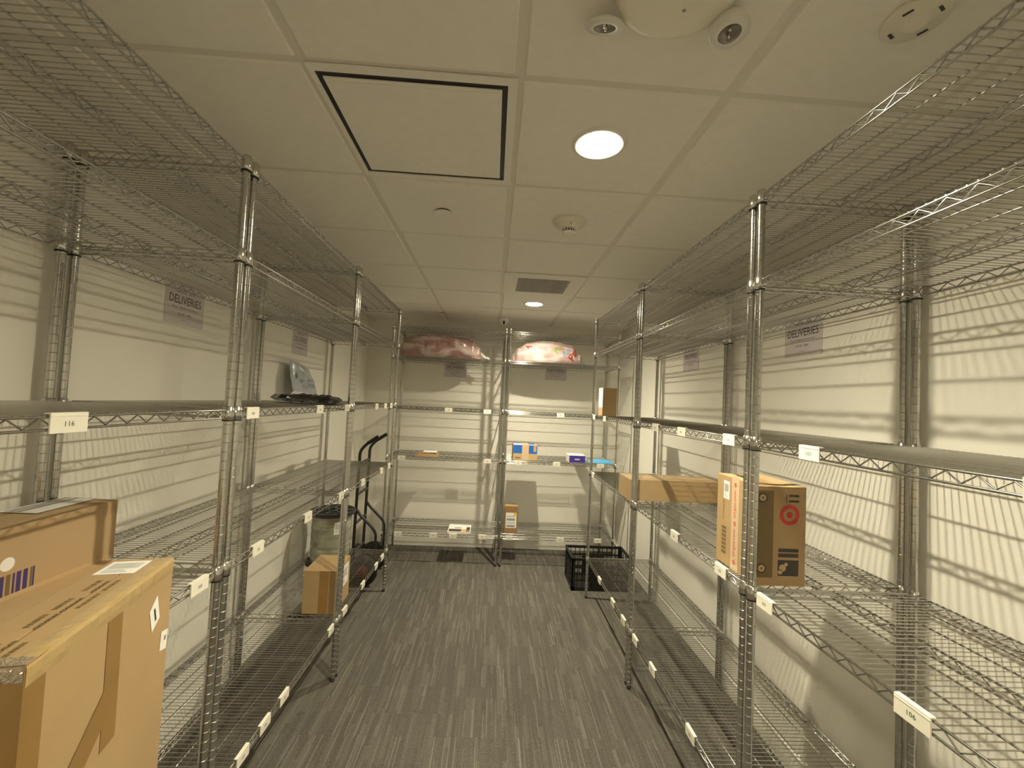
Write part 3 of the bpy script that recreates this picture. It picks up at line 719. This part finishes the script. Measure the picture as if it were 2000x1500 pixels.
t = thing('poly_mailer', 'crumpled grey plastic mailer leaning on the left wall behind the black one', 'mailer', (-1.33, 3.1, ZL3))
T = Matrix.Rotation(PI/2, 4, 'Z') @ Matrix.Rotation(PI/2-.18, 4, 'X')
outline_bag(t, [(-.17, 0), (.2, 0), (.21, .06), (.17, .15), (.06, .245), (-.08, .27), (-.17, .275), (-.19, .16)], T @ Matrix.Translation((0, 0, -.02)), .045, GREYM, 2)
a = MB(); T2 = T @ Matrix.Translation((0, 0, .027))
for x0, x1, y0, y1 in ((.03, .10, .135, .155), (.04, .12, .1, .117), (-.1, -.05, .13, .145), (-.15, -.13, .15, .185)): a.box(x0, x1, y0, y1, 0, .0006, INKG, T2)
a.build('printed_marks', t)
t = thing('poly_mailer', 'black plastic mailer with a white label lying on the left shelf edge', 'mailer', (-1.03, 2.42, ZL3))
outline_bag(t, [(-.20, .0), (-.12, -.08), (.05, -.11), (.16, -.09), (.185, -.02), (.17, .07), (.02, .1), (-.1, .09)], Matrix.Identity(4), .05, BLKM, 9)
a = MB(); a.box(-.06, .05, -.09, .0, .0, .0008, PAPER, Matrix.Translation((-.01, -.01, .058)) @ Matrix.Rotation(.42, 4, 'X') @ Matrix.Rotation(.1, 4, 'Y')); a.build('shipping_label', t)

# ------------------------------------------------------------------ cable spool
t = thing('cable_spool', 'film wrapped cable spool with black flanges on the bottom left shelf', 'spool', (-1.195, 3.4, .3485))
WRAP = mat('film_wrapped_cable', (.33, .33, .25), .16, coat=1, bump=1.0, bscale=14, var=.25, vscale=9, aniso=(1, 1, 2))
a = MB(); prof = [(.14, .02)]
for i in range(26): prof += [(.141+.004*noise.noise(Vector((i*.6, 0, 1))), .025+i*.0135), (.144+.004*noise.noise(Vector((i*.6, 3, 1))), .031+i*.0135)]
a.lathe(prof, WRAP, 44, capb=False, capt=False); a.build('wrapped_cable', t)
FLG = mat('spool_flange', (.03, .028, .028), .4)
def flange(z0):
    a = MB(); n = 48; ro = [.166+(.004 if (k//3) % 2 else 0) for k in range(n)]
    vs = []
    for z in (z0, z0+.02):
        for k in range(n): vs.append((ro[k]*math.cos(2*PI*k/n), ro[k]*math.sin(2*PI*k/n), z))
        for k in range(n): vs.append((.022*math.cos(2*PI*k/n), .022*math.sin(2*PI*k/n), z))
    a.add(vs, [(k, (k+1) % n, 2*n+(k+1) % n, 2*n+k) for k in range(n)] + [(2*n+k, 2*n+(k+1) % n, 3*n+(k+1) % n, 3*n+k) for k in range(n)] + [(n+k, n+(k+1) % n, (k+1) % n, k) for k in range(n)], FLG)
    a.lathe([(.045, z0+.02), (.045, z0+.03), (.025, z0+.03)], FLG, 24, capb=False, capt=False)
    for k in range(8):
        T = Matrix.Rotation(k*PI/4, 4, 'Z'); a.box(.045, .16, -.006, .006, z0+.02, z0+.028, FLG, T)
    for r_ in (.1, .162): a.tube([(r_*math.cos(2*PI*k/40), r_*math.sin(2*PI*k/40), z0+.022) for k in range(40)], .005, FLG, 6, closed=True)
    return a.build('flange', t)
flange(0); flange(.372)
label_part(t, (.092, -.113, .29), (.78, .63, 0), (0, 0, 1), .07, .09, name='cable_label')

# ------------------------------------------------------------------ hand truck
BLKS = mat('black_steel', (.012, .010, .010), .3, metal=.0, coat=.5)
t = thing('hand_truck', 'black tubular hand truck standing on the floor in the back left corner', 'hand truck', (-1.14, 3.97, 0))
def arc(pts, n=5):
    # round the corners of a polyline
    P = [Vector(p) for p in pts]; out = [P[0]]
    for a_, b_, c_ in zip(P, P[1:], P[2:]):
        d = min((b_-a_).length, (c_-b_).length)*.42; p0, p1 = b_+(a_-b_).normalized()*d, b_+(c_-b_).normalized()*d
        for k in range(n+1): u = k/n; out.append(p0*(1-u)**2+b_*2*u*(1-u)+p1*u*u)
    out.append(P[-1]); return out
for y in (-.15, .15):
    a = MB(); a.tube(arc([(-.012, y, .03), (0, y, 1.03), (.0, y, 1.15), (.055, y, 1.215), (.15, y, 1.28)]), .0135, BLKS, 10); rail = a.build('rail', t)
    a = MB(); a.tube([(.062, y, 1.2195), (.152, y, 1.2815)], .0165, BLACKP, 10); a.build('grip', rail)
    a = MB(); a.tube(arc([(0, y, .64), (.03, y, .6), (.15, y, .485), (.178, y, .44), (.18, y, .24), (.14, y, .14)]), .0125, BLKS, 9); a.build('guard_tube', t)
for z in (.26, .52, .77, 1.04):
    a = MB(); a.tube([(-.006+.006*z, -.15, z), (-.006+.006*z, .15, z)], .0125 if z < 1 else .011, BLKS, 8); a.build('crossbar', t)
a = MB(); a.box(-.20, .0, -.17, .17, .004, .012, BLKS); a.box(-.02, -.01, -.17, .17, .01, .12, BLKS); a.build('toe_plate', t)
a = MB(); a.tube([(.09, -.2, .13), (.09, .2, .13)], .009, BLKS, 8); a.tube([(0, -.15, .2), (.09, -.15, .13)], .008, BLKS, 6); a.tube([(0, .15, .2), (.09, .15, .13)], .008, BLKS, 6); a.build('axle', t)
RUB = mat('black_rubber', (.015, .014, .014), .7); REDH = mat('dark_red_hub', (.12, .008, .012), .4)
for y in (-.19, .19):
    T = Matrix.Translation((.09, y, .131)) @ Matrix.Rotation(PI/2, 4, 'X')
    a = MB(); a.lathe([(.07, -.022), (.118, -.024), (.13, -.012), (.13, .012), (.118, .024), (.07, .022)], RUB, 36, T=T, capb=False, capt=False); wh = a.build('wheel', t)
    a = MB(); a.lathe([(.02, -.026), (.07, -.014), (.07, .014), (.02, .026)], REDH, 24, T=T); a.build('hub', wh)

# ------------------------------------------------------------------ black crate
t = thing('plastic_crate', 'empty black slatted plastic crate on the floor by the right back corner', 'crate', (1.045, 3.995, 0))
CRT = mat('crate_plastic', (.011, .010, .010), .42); w2, d2, h2 = .272, .175, .285
a = MB()
for s_ in (-1, 1):
    for q in (0, 1):
        pass
def side(mb, p, q, inset):
    p, q = Vector(p), Vector(q); d = (q-p); L_ = d.length; d.normalize(); n_ = Vector((-d.y, d.x, 0))
    T = Matrix((( d.x, n_.x, 0, p.x), (d.y, n_.y, 0, p.y), (0, 0, 1, 0), (0, 0, 0, 1)))
    mb.box(0, L_, 0, .012, h2-.022, h2, CRT, T); mb.box(0, L_, -.006, .002, h2-.006, h2, CRT, T); mb.box(0, L_, 0, .01, 0, .03, CRT, T)
    for z in (.085, .14, .195): mb.box(0, L_, .002, .008, z, z+.014, CRT, T)
    k = int(L_/.045)
    for i in range(k+1): x = .004+(L_-.014)*i/k; mb.box(x, x+.006, .001, .009, .02, h2-.02, CRT, T)
    mb.box(0, .03, 0, .01, 0, h2, CRT, T); mb.box(L_-.03, L_, 0, .01, 0, h2, CRT, T); mb.box(L_*.3, L_*.7, .003, .007, .03, .19, CRT, T)
side(a, (-w2, -d2, 0), (w2, -d2, 0), 0); side(a, (w2, -d2, 0), (w2, d2, 0), 0); side(a, (w2, d2, 0), (-w2, d2, 0), 0); side(a, (-w2, d2, 0), (-w2, -d2, 0), 0)
a.build('crate_walls', t)
a = MB(); a.box(-w2+.011, w2-.011, -d2+.011, d2-.011, .004, .012, CRT); a.build('crate_floor', t)

# outlet plate low on the right wall
t = thing('wall_outlet', 'small white outlet plate low on the right wall behind the shelves', 'outlet', (XR, 3.28, .78))
a = MB(); a.box(-.006, 0, -.036, .036, -.058, .058, WHITEP); a.build('cover_plate', t, bevel=.002)
a = MB()
for z in (-.022, .022):
    for y in (-.006, .006): a.box(-.0066, -.006, y-.001, y+.001, z-.005, z+.005, INK)
a.build('socket', t)
